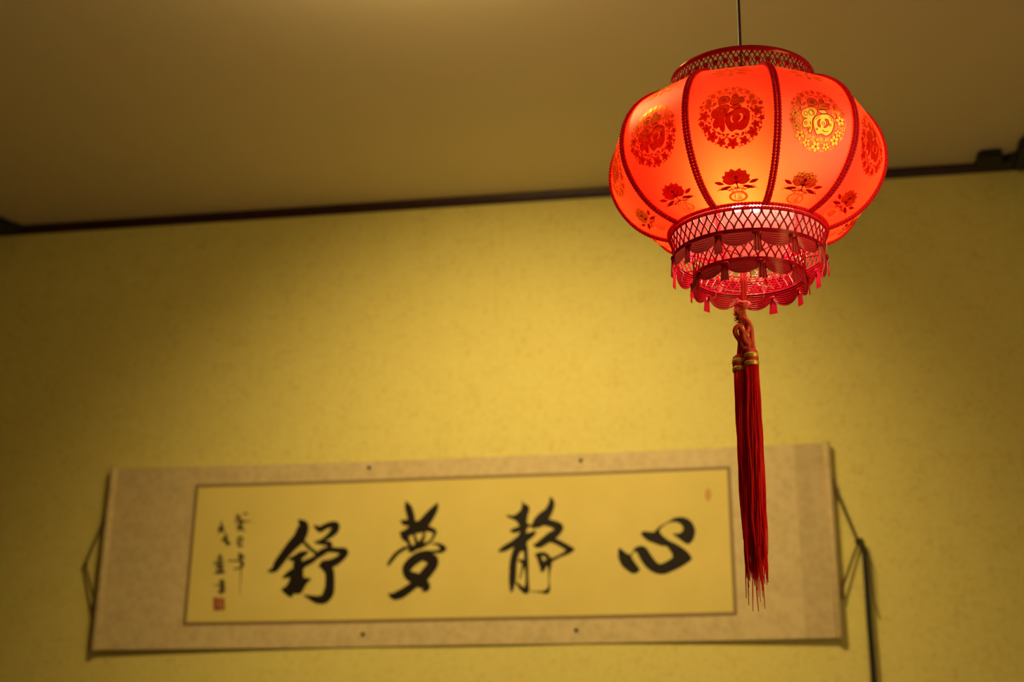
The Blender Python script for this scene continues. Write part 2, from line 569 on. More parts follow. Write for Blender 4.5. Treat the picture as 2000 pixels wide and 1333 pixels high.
scroll_sheet(END_L, 0.815, HB, HT, 0.0, 60, 0.0012).build('silk_mount', 'silk_mount', scroll, False)
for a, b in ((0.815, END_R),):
    tag(scroll_sheet(a, b, HB, HT, 0.0, 12, 0.0012).build('shaded_end', 'silk_shaded', scroll, False), 'silk end beside the rod, curl shading put into its darker colour')
IX0, IX1, IZ0, IZ1 = -0.6577, 0.6577, -0.1639, 0.1731
scroll_sheet(IX0, IX1, IZ0, IZ1, 0.0008, 50).build('paper', 'scroll_paper', scroll)
bw = 0.0078
bm_ = MB()
for a, b, c, d in ((IX0-bw, IX1+bw, IZ1, IZ1+bw), (IX0-bw, IX1+bw, IZ0-bw, IZ0), (IX0-bw, IX0+0.0005, IZ0, IZ1), (IX1-0.0005, IX1+bw, IZ0, IZ1)):
    t = scroll_sheet(a, b, c, d, 0.0012, 50 if b-a > 1 else 1)
    bm_.add(t.v, t.f)
bm_.build('border_line', 'border_brown', scroll)
for x in (END_L, END_R):
    m = MB()
    y = -stand_off(x)-0.001
    m.tube([(x, y, HB-0.003), (x, y, HB), (x, y, HT), (x, y, HT+0.003)], [0.006, 0.009, 0.009, 0.006], 14)
    rod = m.build('rod', 'silk_mount', scroll)

INK={
'shu':[('s',[(-389.6,81.2,3.7),(-379.6,67.2,11.9),(-386.9,39.9,13.6),(-404.9,19.4,11.9),(-420.7,-1.1,10.3),(-436.3,-23.7,9.5),(-444.9,-38,6.8),(-460.7,-42.8,1.6)]),('s',[(-377.8,31.3,2.9),(-366.2,18.4,3.7),(-354.9,8.7,3.3),(-343.7,0,3.7)]),('s',[(-407,-14,3.7),(-392.2,-11.2,7.4),(-379.8,-4.3,7.8),(-365.2,2,3.3)]),('s',[(-386.1,-6.2,6.2),(-387.1,-22.8,9.9),(-386,-39.4,11.5),(-387.1,-56,14.4),(-388.1,-72.4,16.4)]),('s',[(-422,-59.3,2.1),(-410.7,-53.3,6.2),(-396.3,-45.4,8.2)]),('p',[(-404.4,-67.9),(-374,-60.4),(-353.8,-61.9),(-352.5,-66),(-362.4,-77.1),(-374.8,-98.4),(-392.7,-100),(-399.6,-108.1),(-424.2,-89.1),(-413.2,-80.1)]),('s',[(-383.9,-39.5,8.2),(-371.9,-27.3,7.4),(-355.3,-19.5,6.6),(-343.1,-11.5,5.3),(-330.9,-1.4,7.4),(-314.3,7,6.2),(-290.9,5.5,5.8),(-273.7,1.3,8.6),(-272.3,-5,7.8),(-287.4,-19.1,8.6),(-306,-27.9,9.5),(-322.8,-29.6,9),(-332.2,-33.5,2.5)]),('s',[(-350,67.3,2.5),(-336.6,58.5,6.6),(-324.1,64.5,6.2),(-309.3,69.3,7),(-297.4,66.9,8.2),(-299.9,54.3,8.6),(-314.1,40,5.8),(-330.6,30,3.7),(-345.3,26.2,2.5)]),('s',[(-344.3,26.6,2.5),(-323.8,23.5,4.5),(-309.9,22.1,4.9),(-310.5,13.7,4.9),(-322.6,2.6,5.8),(-334.9,-5.4,5.8)]),('s',[(-320.6,-30.7,9.5),(-307.5,-45.5,9.9),(-304.5,-62,9.9),(-303.9,-82.5,10.3),(-306.2,-98.8,11.5),(-315.9,-112.9,9.9),(-332.6,-114.5,8.2),(-349.8,-109.1,4.9),(-367.1,-102.6,1)])],
'meng':[('s',[(-122.4,119.9,2.2),(-116.2,105.9,7.6),(-109.7,87.3,8.1),(-105.6,66.6,8.5),(-101.6,52.8,9)]),('s',[(-132.2,73.1,2.2),(-124,69.4,6.3),(-111.3,66.8,6.3),(-92.8,60.5,10.1),(-74.6,65.7,10.1)]),('s',[(-42.9,113.9,1.8),(-49.4,101.5,7.2),(-60.4,85.8,10.3),(-70.3,72.4,11.7),(-79.1,61.2,13)]),('s',[(-132.3,44.6,2.7),(-119.6,43.1,8.5),(-101.6,50.5,9.4),(-83.3,52.3,8.5),(-65.1,51.7,5.8),(-51.2,46.8,4.9),(-44.3,42.1,2.2)]),('s',[(-128.7,39.9,4.9),(-121.5,32.9,7.6),(-113.1,21.4,4),(-107,9.9,4),(-99.9,3,6.3),(-109.9,-4.6,1.3)]),('s',[(-108.9,1,3.6),(-95.5,7.4,6.3),(-82,11.5,7.2),(-68.5,14.5,3.6),(-55.1,24.3,2.5),(-48.7,37.7,3.4)]),('s',[(-98.9,39.1,2.7),(-93.2,20.8,3.6),(-88.8,11.7,5.6)]),('s',[(-74,45.2,2.2),(-75.8,29.4,3.4),(-82.2,18.3,5.4)]),('s',[(-109.2,8.8,2),(-122.8,4.7,4),(-138.4,-5,4.3),(-150.4,-18.2,4.5),(-160.1,-32.5,3.4)]),('s',[(-54.8,15.3,1.1),(-38.9,12.6,3.1),(-27.3,4.4,5.8),(-20.9,0.9,2.7),(-31.6,-4.4,4),(-49.7,-5.1,2.9),(-63.2,-7,4.5),(-81.2,-13.2,8.1)]),('s',[(-63.3,-5.9,4.9),(-81.1,-14.4,10.3),(-98.9,-25.1,10.8),(-112,-39.3,10.3),(-115,-50.4,8.5),(-106.7,-61.7,10.3),(-88.3,-71,12.5),(-72.1,-82.5,11.2),(-66.2,-91.4,9.4),(-70.5,-97.9,4)]),('s',[(-72,-16.8,9),(-53.7,-22.9,11.7),(-50,-34.2,11.2),(-61.9,-51.7,11.7),(-77.1,-69.1,11.7),(-92.4,-82,8.5),(-110,-94.9,9),(-127.7,-105.5,9.4),(-143.3,-109.6,7.6),(-155.9,-104.9,1.8)])],
'jing':[('p',[(163.9,115.6),(169.3,107.8),(180.1,102),(183.4,92.1),(179.2,77),(177.1,57.6),(177.2,44.7),(165.5,40.7),(159,51.7),(150.3,64.9),(128.7,75.3),(129.7,79.6),(145.9,79.1),(160.8,90.6),(165,105.7)]),('s',[(137.6,41.5,1.7),(146.2,41.3,5.2),(159,45.2,5.6),(171.8,51.3,5.2),(191.1,52.9,1.3)]),('s',[(169.7,53.5,9.7),(167.6,36.4,6.9),(165.6,19.3,11.2),(163.6,2.2,11.2)]),('s',[(111.4,-7.1,2.6),(123.1,-2,6),(142.2,8.1,6.9),(161.4,17.3,10.3),(178.4,25.3,8.2),(193.3,33.5,4.7),(197.5,39.8,1.3)]),('s',[(157.2,2.4,8.2),(148.9,-18.7,7.7),(144.8,-39.8,7.5),(144,-60.9,7.5),(143.1,-81.9,6.9),(141.2,-103.8,2.8)]),('s',[(174.3,-0.2,4.7),(175.5,-19.4,4.3),(176.6,-40.6,4.3),(177.8,-61.7,3.4),(178.6,-82.7,3.4),(177,-103.6,5.6),(172.8,-108.7,2.1)]),('s',[(153.7,-84.2,1.9),(162.2,-94.9,3.9),(174.9,-105.6,5.2)]),('s',[(159.6,-31.7,2.6),(168.1,-34,4.3),(172.4,-38.4,3.9)]),('s',[(170.3,-36.2,4.3),(166.2,-55.1,2.1),(161,-73.9,1.7)]),('s',[(234.8,118.7,2.6),(236.9,105.6,6.4),(229.4,86.3,8.6),(216.6,71.6,12),(203.9,59,11.2),(193.2,50.7,5.2)]),('s',[(212.4,63.1,8.6),(233.7,57,7.7),(250.7,50.1,8.6),(257.1,44.5,6.9),(248.6,34.1,8.2),(233.7,23.8,9.5),(218.9,13.5,8.2),(206.1,5.4,6.9),(196.6,4.5,3.4)]),('s',[(227.3,18.6,4.7),(246.4,12.8,5.6),(263.3,3.8,5.6),(278,-5.1,6),(288.5,-7.9,2.6),(275.9,-13.5,4.7),(259,-21.5,3),(242.1,-29.5,3.4),(229.5,-35.6,6.4),(218.9,-43.7,6.4),(214.7,-55.2,4.7)]),('s',[(202,-19,4.3),(216.8,-17.3,4.3),(228.4,-25,4.3),(231.2,-35.6,5.2)]),('s',[(205.8,-20.1,5.2),(210.5,-35.1,5.2),(214.7,-45.7,6)]),('s',[(232.6,-42,4.3),(231.2,-63,1.7),(230.7,-83.9,1.1),(230.5,-98.5,2.6),(225.3,-106.7,4.7),(212.7,-107.5,1.9),(183.3,-104.8,0.4)])],
'xin':[('p',[(395.8,-8.5),(403.3,-10.8),(414,-20),(425.3,-25.7),(428.6,-34),(437.7,-47.9),(444.9,-58.9),(444.1,-63),(437.3,-68.2),(427.8,-69.4),(418.5,-63.7),(405.2,-52.5),(398.7,-41.5),(394.8,-27.7)]),('s',[(424.7,-25,1.1),(430.2,-19,1.3),(435.8,-12.3,1.7)]),('p',[(431.7,-12.2),(438.6,-6.2),(450.8,-3.8),(461.5,-8.9),(468,-18.6),(474.5,-29.7),(483.6,-42.2),(491.5,-47.9),(502.3,-45.4),(514.5,-38.9),(521.4,-33.7),(521.6,-26.9),(516.5,-17.2),(508.7,-7.4),(498,-5.8),(482,0.2),(466,7.5),(455.4,16),(450.1,24.4),(453,29.9),(461.1,30.4),(478.7,27.8),(485.6,33.1),(493.9,41.2),(504.9,46.4),(518.6,54.3),(529.6,60.2),(541.9,61.9),(553.9,60.1),(564.5,54.3),(572.3,44.4),(576.6,33.2),(576.9,23.6),(573.8,11.4),(568.1,1.9),(561.2,-3.4),(553.2,-1.8),(544.1,5.3),(533.6,13.8),(524.4,22.3),(536.6,22.7),(544.7,25.9),(549,32.7),(546.6,41),(538.7,48.1),(526.6,50.6),(515.8,48.8),(502,40.9),(494.4,32.9),(496.2,24.5),(506.6,13.2),(518.5,4.7),(530.4,-1.2),(543.6,-9.7),(556.6,-21),(564.3,-30.7),(566.6,-38.9),(559.7,-45.5),(540.7,-57.2),(520.4,-66.2),(502.8,-72.5),(485.5,-71.4),(469.6,-63.6),(456.5,-51.1),(446.1,-34.5),(439.7,-20.6)])],
'gui':[('s',[(-553,96.9,1.8),(-546,99,2.2),(-549.9,88.6,2.7),(-555.3,81.8,1.1)]),('s',[(-535.2,98.7,1.3),(-528.5,104.3,1.8),(-523.4,100.7,1.1)]),('s',[(-547.2,99.1,1.3),(-541.4,87.2,2.7),(-534,83.5,2),(-512.5,82.9,0.7)]),('s',[(-549.1,79.3,1.3),(-541,81.4,2.2),(-533.6,78.8,1.8)]),('s',[(-542.3,83.7,2.2),(-540.1,70.9,3.1),(-543.9,59.4,1.8)]),('s',[(-547.2,69.9,2.7),(-539.8,67.4,3.6),(-533.9,68.4,2.7)]),('s',[(-538.5,66.2,2),(-528.3,57.8,1.3)])],
'si':[('s',[(-543.7,42,1.8),(-535.5,42.9,2.5),(-532.4,33.6,2),(-541.7,31.5,2.2)]),('s',[(-543,42,2),(-542.9,31.6,2.2),(-539.7,22.3,2.5),(-532.5,20.9,2.2),(-530.5,25.5,1.1)])],
'nian':[('s',[(-538.2,2.7,2.2),(-533.1,-0.9,3.1),(-527,-3.3,1.8)]),('s',[(-539.7,-7.6,2.2),(-531.5,-6.6,3.1),(-523.1,-8.5,1.3)]),('s',[(-564,-13.8,1.3),(-552.1,-15.3,1.6),(-540.3,-14.4,1.3)]),('s',[(-536.7,-15.7,2.7),(-529.4,-18.1,3.1),(-525.2,-26.2,2.7),(-534.1,-32.8,2.2),(-546.8,-35.9,1.6)]),('s',[(-532,-0.9,2),(-529.6,-23.8,2.2),(-529.1,-51.1,1.1),(-528.3,-98.5,0.4)])],
'xu':[('s',[(-595.8,65.5,2.2),(-587.7,68.8,3.1),(-582,72.1,1.1)]),('s',[(-587.9,85.1,1.1),(-589.4,74.6,2.5),(-585,65.2,2.9),(-580.8,58.1,1.8)]),('s',[(-593.2,63.1,2.7),(-588.2,60.6,2.7),(-594.9,55,1.3)])],
'shui':[('s',[(-581.8,41.9,1.8),(-573.6,42.8,2.9),(-569.1,46.2,1.3)]),('s',[(-575.7,54.5,1.3),(-575.8,41.7,3.1),(-576.5,34.8,2.7)]),('s',[(-583.7,36.2,2),(-575.4,35.9,2.9),(-567.7,29.9,3.6),(-562.6,25.2,1.6)]),('s',[(-570.7,36.9,1.8),(-572.3,27.8,2.7),(-565,26.4,2.2)])],
'jia':[('s',[(-593,-8.5,1.3),(-586.1,-5.3,2.7),(-579.1,-4.3,1.3)]),('s',[(-586.7,1.6,1.6),(-584.2,-13.3,3.1),(-585.8,-22.4,2.2)]),('s',[(-600.3,-19.8,1.6),(-587.4,-17.8,3.1),(-575.7,-15.8,1.8)]),('s',[(-594.9,-26.8,1.3),(-583.2,-25.9,2.7),(-572.6,-25.1,1.3)]),('s',[(-590.8,-33.7,2.2),(-580.3,-31.7,2.9),(-577.2,-39.8,2.9),(-590.1,-41.7,2.9)]),('s',[(-595.7,-45,1.1),(-581.6,-44.2,2.7),(-569.8,-43.4,1.6)])],
'shu2':[('s',[(-582,-66.9,1.8),(-573.9,-64.8,2.9),(-571.1,-70.6,2.7)]),('s',[(-582.3,-77.1,2),(-574.2,-75,3.1),(-569.2,-78.5,2.5),(-571,-85.2,2.7)]),('s',[(-576.6,-61.4,1.8),(-575,-79.5,3.4),(-574.1,-95.3,2.7)]),('s',[(-581.1,-90.7,2.7),(-574.2,-88.6,3.6),(-565.9,-89.9,2)]),('s',[(-596.6,-75.6,0.7),(-585,-73.6,1.3)])],
'seal':[('p',[(-594.1,-104.3),(-565.6,-106.7),(-562,-135.9),(-590.7,-137.1)])],
'seal_cut':[('s',[(-580.8,-108.7,0.9),(-579.8,-119.9,0.9),(-574.5,-126.7,0.9)]),('s',[(-576.5,-112.1,1.1),(-569.8,-113.4,0.9),(-568.2,-117.9,0.9)]),('s',[(-575.6,-122.2,1.1),(-570.1,-123.5,1.1),(-570.5,-132.4,1.1)]),('s',[(-587.8,-122,0.7),(-581.8,-123.2,0.7)])],
'oval':[('p',[(617.5,113),(616.3,105.6),(613.4,100.3),(609.8,98.4),(606.2,100.5),(603.8,106),(603.1,113.5),(604.4,120.9),(607.2,126.3),(610.9,128.1),(614.4,126),(616.8,120.5)])]}
CAM_REF = (0.6903, -3.3108)
def ink_obj(key, name, mat, label, lay, fat=1.0):
    F_ = Flat()
    for q, (kind, pts) in enumerate(INK[key]):
        l = lay + q*0.00002
        if kind == 's':
            F_.stroke([(x/1000, z/1000, w/1000*fat) for x, z, w in pts], l, 7)
        else:
            F_.poly([(x/1000, z/1000) for x, z in pts], l, 0 if key == 'seal' else 4)
    o = F_.mb(on_scroll).build(name, mat, scroll, False)
    o['label'] = label
    return o

for key, mean in (('xin', 'single flowing heart character'), ('jing', 'tall stillness character'), ('meng', 'looping dream character'), ('shu', 'broad slanting ease character')):
    ink_obj(key, 'brush_character', 'ink', 'large black brushed ' + mean, 0.0014, 1.17)
for key in ('gui', 'si', 'nian', 'xu', 'shui', 'jia', 'shu2'):
    ink_obj(key, 'inscription_character', 'ink_dilute', 'small brushed inscription character', 0.0014, 1.15)
ink_obj('seal', 'red_seal', 'seal_red', 'square red seal under the inscription', 0.0014)
ink_obj('seal_cut', 'seal_carving', 'seal_faint', 'pale carved lines of the square seal', 0.0017)
ink_obj('oval', 'oval_seal', 'seal_faint', 'small faint oval red seal', 0.0014)

# hanging twine at both rods, tied to the rods, held by a nail each
for sx, top, apex, bot in ((-1, 0.100, (-0.938, -0.014), -0.126), (1, 0.131, (0.947, -0.011), -0.132)):
    x = END_L if sx < 0 else END_R
    yr = -stand_off(x)-0.001
    m = MB()
    m.tube([(x-sx*0.004, yr+0.0112, top+0.020), (x+sx*0.006, yr+0.0105, top+0.014), (x+sx*0.0118, yr+0.003, top+0.004), (x+sx*0.0122, yr-0.001, top-0.012), (apex[0], -0.012, apex[1]), (x+sx*0.0122, yr-0.001, bot+0.012), (x+sx*0.0118, yr+0.003, bot-0.004), (x+sx*0.006, yr+0.0105, bot-0.014), (x-sx*0.004, yr+0.0112, bot-0.020)], 0.0030, 8)
    m.build('hanging_twine', 'twine', scroll)

def nail(name, x, z, label, cat, group, head, y1):
    e = empty(name, (x, 0, z), label, cat, group)
    m = MB(); m.tube([(0, 0.0, 0), (0, -y1, 0)], 0.0012, 8); m.build('shank', 'pin_dark', e)
    m = MB(); m.tube([(0, -y1+0.0005, 0), (0, -y1-0.001, 0), (0, -y1-0.0025, 0)], [head, head, head*0.55], 12); m.build('head', 'pin_dark', e)
    return e

for x, z, lab in ((-0.2199, 2.0014, 'dark pin through the top silk edge above the looping dream character'), (0.3081, 2.0002, 'dark pin through the top silk edge above the tall stillness character'),
                  (-0.2159, 1.5913, 'dark pin through the bottom silk edge below the looping dream character'), (0.2942, 1.5921, 'dark pin through the bottom silk edge below the tall stillness character')):
    nail('wall_pin', x, z, lab, 'pin', 'pins through the scroll edges', 0.0048, stand_off(x)+0.0015)
nail('wall_nail', -0.9355, SZ-0.014, 'small nail holding the twine at the scroll end beside the red square seal', 'nail', 'nails holding the scroll', 0.004, 0.017)
nail('wall_nail', 0.9445, SZ-0.011, 'small nail holding the twine at the scroll end above the black rope', 'nail', 'nails holding the scroll', 0.004, 0.017)

# the black cord hanging from the right nail
bc = empty('black_rope', (0.949, 0, 1.30), 'thick black rope hanging down the wall from the scroll nail', 'rope')
m = MB()
P = catmull([(0.940, -0.0205, 1.7785, 0.0030), (0.948, -0.0235, 1.784, 0.0032), (0.956, -0.023, 1.774, 0.0048), (0.958, -0.022, 1.70, 0.0060), (0.957, -0.022, 1.60, 0.0062), (0.957, -0.022, 1.50, 0.0066), (0.955, -0.022, 1.38, 0.0068), (0.954, -0.022, 1.25, 0.0068)], 6)
m.tube([(p[0]-0.949, p[1], p[2]-1.30) for p in P], [p[3] for p in P], 8)
m.build('rope_strand', 'black_cord', bc)
m = MB()
P = catmull([(0.955, -0.022, 1.772, 0.0014), (0.968, -0.020, 1.74, 0.0014), (0.972, -0.018, 1.69, 0.0012), (0.974, -0.012, 1.64, 0.0010), (0.982, -0.006, 1.605, 0.0008)], 6)
m.tube([(p[0]-0.949, p[1], p[2]-1.30) for p in P], [p[3] for p in P], 5)
m.build('loose_end', 'black_cord', bc)

# ------------------------------------------------------------------ the lantern
LC = Vector((0.7156, -1.5277, 1.9444))
TX, TY = 0.0145, -0.0536
NP = 10
AZ0 = math.atan2(CAM_REF[1]-LC.y, CAM_REF[0]-LC.x)      # side that faces into the room
TH0 = 0.2386
zax = Vector((TX, TY, 1)).normalized()
xax = Vector((1, 0, 0)); xax = (xax - zax*xax.dot(zax)).normalized()
yax = zax.cross(xax)
TILT = Matrix(((xax.x, yax.x, zax.x, 0), (xax.y, yax.y, zax.y, 0), (xax.z, yax.z, zax.z, 0), (0, 0, 0, 1)))

def rz(a):
    return TILT @ Matrix.Rotation(a, 4, 'Z')

lantern = empty('palace_lantern', LC, 'glowing red cloth palace lantern with gold prints, lattice collars and long red tassels', 'lantern')
PROF = [(0.1056, -0.0707), (0.1246, -0.0643), (0.1427, -0.0546), (0.1582, -0.0413), (0.1709, -0.0251), (0.1806, -0.0068), (0.1865, 0.0130), (0.1878, 0.0336), (0.1848, 0.0541), (0.1774, 0.0734), (0.1660, 0.0907), (0.1505, 0.1049), (0.1327, 0.1157), (0.1142, 0.1230), (0.1000, 0.1264)]
PD = catmull(PROF, 8)
ARC = [0.0]
for i in range(1, len(PD)):
    ARC.append(ARC[-1] + math.hypot(PD[i][0]-PD[i-1][0], PD[i][1]-PD[i-1][1]))
HALF = PI/NP

def at_arc(s_):
    s_ = min(max(s_, 0.0), ARC[-1]-1e-6)
    lo, hi = 0, len(ARC)-1
    while hi-lo > 1:
        mid = (lo+hi)//2
        if ARC[mid] <= s_: lo = mid
        else: hi = mid
    f = (s_-ARC[lo])/(ARC[hi]-ARC[lo])
    r = PD[lo][0]+(PD[hi][0]-PD[lo][0])*f; z = PD[lo][1]+(PD[hi][1]-PD[lo][1])*f
    dr, dz = PD[hi][0]-PD[lo][0], PD[hi][1]-PD[lo][1]
    l = math.hypot(dr, dz)
    return r, z, dz/l, -dr/l

def on_panel(u, s_, lay):
    """u across the panel, s_ along the rib from the lower ring, both in metres"""
    r, z, nr, nz = at_arc(s_)
    w = r*math.sin(HALF)
    q = max(-1, min(1, u/w))
    x = r*math.cos(HALF) + 0.05*w*(1-q*q)
    return (x+nr*lay, u, z+nz*lay)

pm = MB()
NU, NV = 14, 44
for j in range(NV+1):
    s_ = ARC[-1]*j/NV
    w = at_arc(s_)[0]*math.sin(HALF)
    for i in range(NU+1):
        pm.v.append(on_panel(-w+2*w*i/NU, s_, 0))
for j in range(NV):
    for i in range(NU):
        a = j*(NU+1)+i
        pm.f.append((a, a+1, a+NU+2, a+NU+1))
PANEL = pm.mesh('fabric_panel', 'fabric')

# ---- medallion: the good-fortune character in a wreath
def med(pts, cx=715.0, cy=680.0, k=0.0412/510):
    return [((p[0]-cx)*k, 0.1300-(p[1]-cy)*k*1.03) + tuple(p[2:]) for p in pts]

def ell(cx, cy, rx, ry, n=14, rot=0.0):
    return [(cx+rx*math.cos(a)*math.cos(rot)-ry*math.sin(a)*math.sin(rot), cy+rx*math.cos(a)*math.sin(rot)+ry*math.sin(a)*math.cos(rot)) for a in [2*PI*i/n for i in range(n)]]

fill, line = Flat(), Flat()
LW = 0.00042
SHAPES = [
    [(540, 498), (528, 470), (520, 420), (545, 360), (610, 338), (675, 352), (708, 400), (690, 450), (640, 475), (585, 482)],
    [(550, 510), (640, 495), (690, 525), (690, 580), (650, 645), (605, 715), (608, 800), (605, 885), (580, 928), (545, 905), (525, 845), (480, 862), (440, 850), (425, 790), (450, 735), (505, 705), (465, 712), (420, 690), (405, 630), (440, 568), (490, 545)],
    [(745, 345), (790, 315), (835, 345), (845, 390), (890, 380), (930, 420), (918, 475), (860, 495), (800, 505), (735, 512), (703, 480), (725, 430)],
    [(705, 548), (760, 522), (830, 508), (878, 545), (835, 578), (760, 582)],
]
for sh_ in SHAPES:
    L_ = catmull(med(sh_), 4, True)
    fill.poly(L_, 0.0004)
    line.stroke(L_, 0.0007, 1, True, LW)
peach = catmull(med([(618, 735), (650, 660), (740, 610), (830, 575), (920, 580), (985, 625), (1002, 700), (985, 800), (940, 880), (860, 922), (780, 905), (705, 932), (655, 870), (625, 800)]), 4, True)
c1 = catmull(med([(745, 680), (710, 700), (695, 745), (715, 795), (748, 805), (742, 770), (728, 740)]), 4, True)
c2 = catmull(med([(830, 668), (880, 660), (905, 705), (885, 760), (830, 800), (815, 785), (855, 745), (862, 705)]), 4, True)
fill.poly([peach, c1, c2], 0.0004)
for L_ in (peach, c1, c2):
    line.stroke(L_, 0.0007, 1, True, LW)
for pts in (ell(605, 412, 42, 28), ell(612, 412, 14, 10), ell(790, 372, 26, 30), ell(878, 432, 22, 24), ell(478, 630, 30, 40), ell(575, 600, 42, 46), ell(485, 780, 20, 24), ell(800, 735, 24, 22), ell(690, 845, 14, 14), ell(930, 740, 16, 20), ell(560, 850, 14, 26)):
    line.stroke(med(pts), 0.0007, 1, True, LW*0.75)
for pts in ([(905, 610), (950, 630), (965, 680)], [(790, 840), (840, 860), (900, 840)], [(660, 700), (690, 665), (740, 640)], [(760, 480), (800, 455), (850, 440)], [(600, 560), (640, 590), (620, 640)], [(560, 745), (575, 790)]):
    line.stroke(med([(x, y, 0) for x, y in pts]), 0.0007, 4, False, LW*0.8)

rnd = random.Random(7)
Q = 0.0412/510
TAKEN = []

def free(discs, gap=1.0):
    for x, y, r in discs:
        d0 = math.hypot(x-715, y-680)
        if d0+r > 520: return False
        for X, Y, R_ in TAKEN:
            if (x-X)**2+(y-Y)**2 < (r+R_+gap)**2: return False
        for s_ in KEEP:
            if (x-s_[0])**2+(y-s_[1])**2 < (r+s_[2])**2: return False
    return True

# the room taken by the character itself
KEEP = [(615, 412, 100), (560, 590, 120), (470, 640, 75), (500, 790, 85), (575, 850, 85), (800, 420, 115), (870, 440, 70), (790, 545, 95), (820, 750, 205), (760, 860, 90)]

def pol(ang, rad):       # wreath position, ang from the right, counter-clockwise
    return (715+510*rad*math.cos(ang), 680-510*rad*math.sin(ang))

def lobes(cx, cy, r, n_, depth, a0, sharp=False):
    """outline of a blossom (round lobes) or of a pine spray (needles)"""
    out = []
    m_ = n_*(2 if sharp else 8)
    for k in range(m_):
        t = 2*PI*k/m_
        rr = (r if k % 2 else r*(1-depth)) if sharp else r*(1-depth*(1-abs(math.sin(n_*t/2))**0.8))
        out.append((cx+rr*math.cos(t+a0), cy+rr*math.sin(t+a0)))
    return out

def put_flower(cx, cy, r, n_=5):
    a0 = rnd.random()*6
    L_ = med(lobes(cx, cy, r, n_, 0.45, a0))
    fill.poly(L_, 0.0004)
    line.stroke(L_, 0.0007, 1, True, LW*0.5)
    p = med([(cx, cy)])[0]
    line.disc(p[0], p[1], 0.17*r*Q, 0.17*r*Q, 0.0008, 8)
    for k in range(n_):
        t = a0+2*PI*k/n_
        line.stroke(med([(cx+0.25*r*math.cos(t), cy+0.25*r*math.sin(t), 0), (cx+0.55*r*math.cos(t), cy+0.55*r*math.sin(t), 0)]), 0.0007, 1, False, LW*0.45)
    TAKEN.append((cx, cy, r*0.93))

def put_spray(cx, cy, r, n_=11):
    L_ = med(lobes(cx, cy, r, n_, 0.52, rnd.random(), True))
    fill.poly(L_, 0.0004)
    TAKEN.append((cx, cy, r*0.72))

for dg, rr, r in ((27, .80, 66), (41, .86, 62), (55, .90, 54), (70, .90, 52), (84, .92, 48), (98, .91, 50), (112, .90, 50), (127, .88, 56), (141, .86, 64), (153, .80, 66), (158, .97, 40), (36, .66, 46)):
    x, y = pol(math.radians(dg), rr)
    put_spray(x, y, r*1.25)
for dg, rr, r in ((6, .80, 74), (-9, .93, 40), (176, .82, 72), (191, .93, 44), (-42, .84, 74), (-66, .86, 60), (-90, .84, 76), (-114, .85, 62), (-136, .85, 76), (-156, .84, 62), (-24, .80, 56), (20, .96, 34)):
    x, y = pol(math.radians(dg), rr)
    put_flower(x, y, r*1.18)
for dg0, dg1, r0, r1 in ((12, 24, .64, .72), (166, 156, .66, .72), (150, 143, .66, .80), (34, 42, .72, .80)):
    pts = [pol(math.radians(dg0+(dg1-dg0)*t), r0+(r1-r0)*t+0.02*math.sin(6*t)) + (0,) for t in (0, .33, .66, 1)]
    line.stroke(med(pts), 0.0006, 4, False, LW*1.3)
cnt = 0
for k in range(9000):
    a = rnd.uniform(0, 2*PI); rr = rnd.uniform(0.60, 1.0)
    x, y = pol(a, rr)
    ln = rnd.uniform(70, 120) if k < 2000 else rnd.uniform(44, 84) if k < 5000 else rnd.uniform(26, 50)
    wd = ln*rnd.uniform(0.22, 0.30)
    th = -(a+PI/2)+rnd.choice((0, PI))+rnd.uniform(-0.9, 0.9)      # picture sense, y down
    c_, s_ = math.cos(th), math.sin(th)
    ds = [(x+c_*ln*t, y+s_*ln*t, wd*h) for t, h in ((.15, .45), (.32, .85), (.5, 1), (.68, .85), (.88, .42))]
    if free(ds):
        TAKEN.extend(ds)
        p = med([(x, y)])[0]
        fill.leaf(p[0], p[1], -th, ln*Q, wd*Q, 0.0004)
        if ln > 45:
            line.stroke(med([(x+c_*ln*.1, y+s_*ln*.1, 0), (x+c_*ln*.85, y+s_*ln*.85, 0)]), 0.0007, 1, False, LW*0.4)
        cnt += 1
        if cnt > 170: break
MED_FILL = fill.mb(on_panel).mesh('medallion_print', 'foil', False)
MED_LINE = line.mb(on_panel).mesh('medallion_line', 'print_line', False)

# ---- lotus below the medallion
fill, line = Flat(), Flat()
S0 = 0.0440
def lot(x, y):
    return (x*0.00118, S0+y*0.00108)
PET = ((168, 14.5, 4.2), (12, 14.5, 4.2), (148, 16.5, 5.4), (32, 16.5, 5.4), (126, 17.5, 6.2), (54, 17.5, 6.2), (105, 17.5, 6.2), (75, 17.5, 6.2), (90, 14.0, 6.6))
def petal(ang, ln, wd, n_=9):
    a = math.radians(ang)
    o = [(ln*t, wd*math.sin(PI*t**0.85)) for t in [i/n_ for i in range(n_+1)]] + [(ln*t, -wd*math.sin(PI*t**0.85)) for t in [1-i/n_ for i in range(1, n_)]]
    return [(x*math.cos(a)-y*math.sin(a), x*math.sin(a)+y*math.cos(a)) for x, y in o]
polar = {}
outs = [petal(*p) for p in PET]
N_ = 120
rad_ = [2.0]*N_
for o in outs:
    m_ = len(o)
    for q in range(m_):
        (x0, y0), (x1, y1) = o[q], o[(q+1) % m_]
        for s_ in range(12):
            x, y = x0+(x1-x0)*s_/12, y0+(y1-y0)*s_/12
            t = int(round((math.atan2(y, x) % (2*PI))/(2*PI)*N_)) % N_
            rad_[t] = max(rad_[t], math.hypot(x, y))
fill.poly([lot(rad_[t]*1.08*math.cos(2*PI*t/N_), -2+rad_[t]*1.08*math.sin(2*PI*t/N_)) for t in range(N_)], 0.0004)
for o in outs[2:]:
    line.stroke([lot(x*1.06, -2+y*1.06)+(0,) for x, y in o], 0.0007, 1, True, 0.00024)
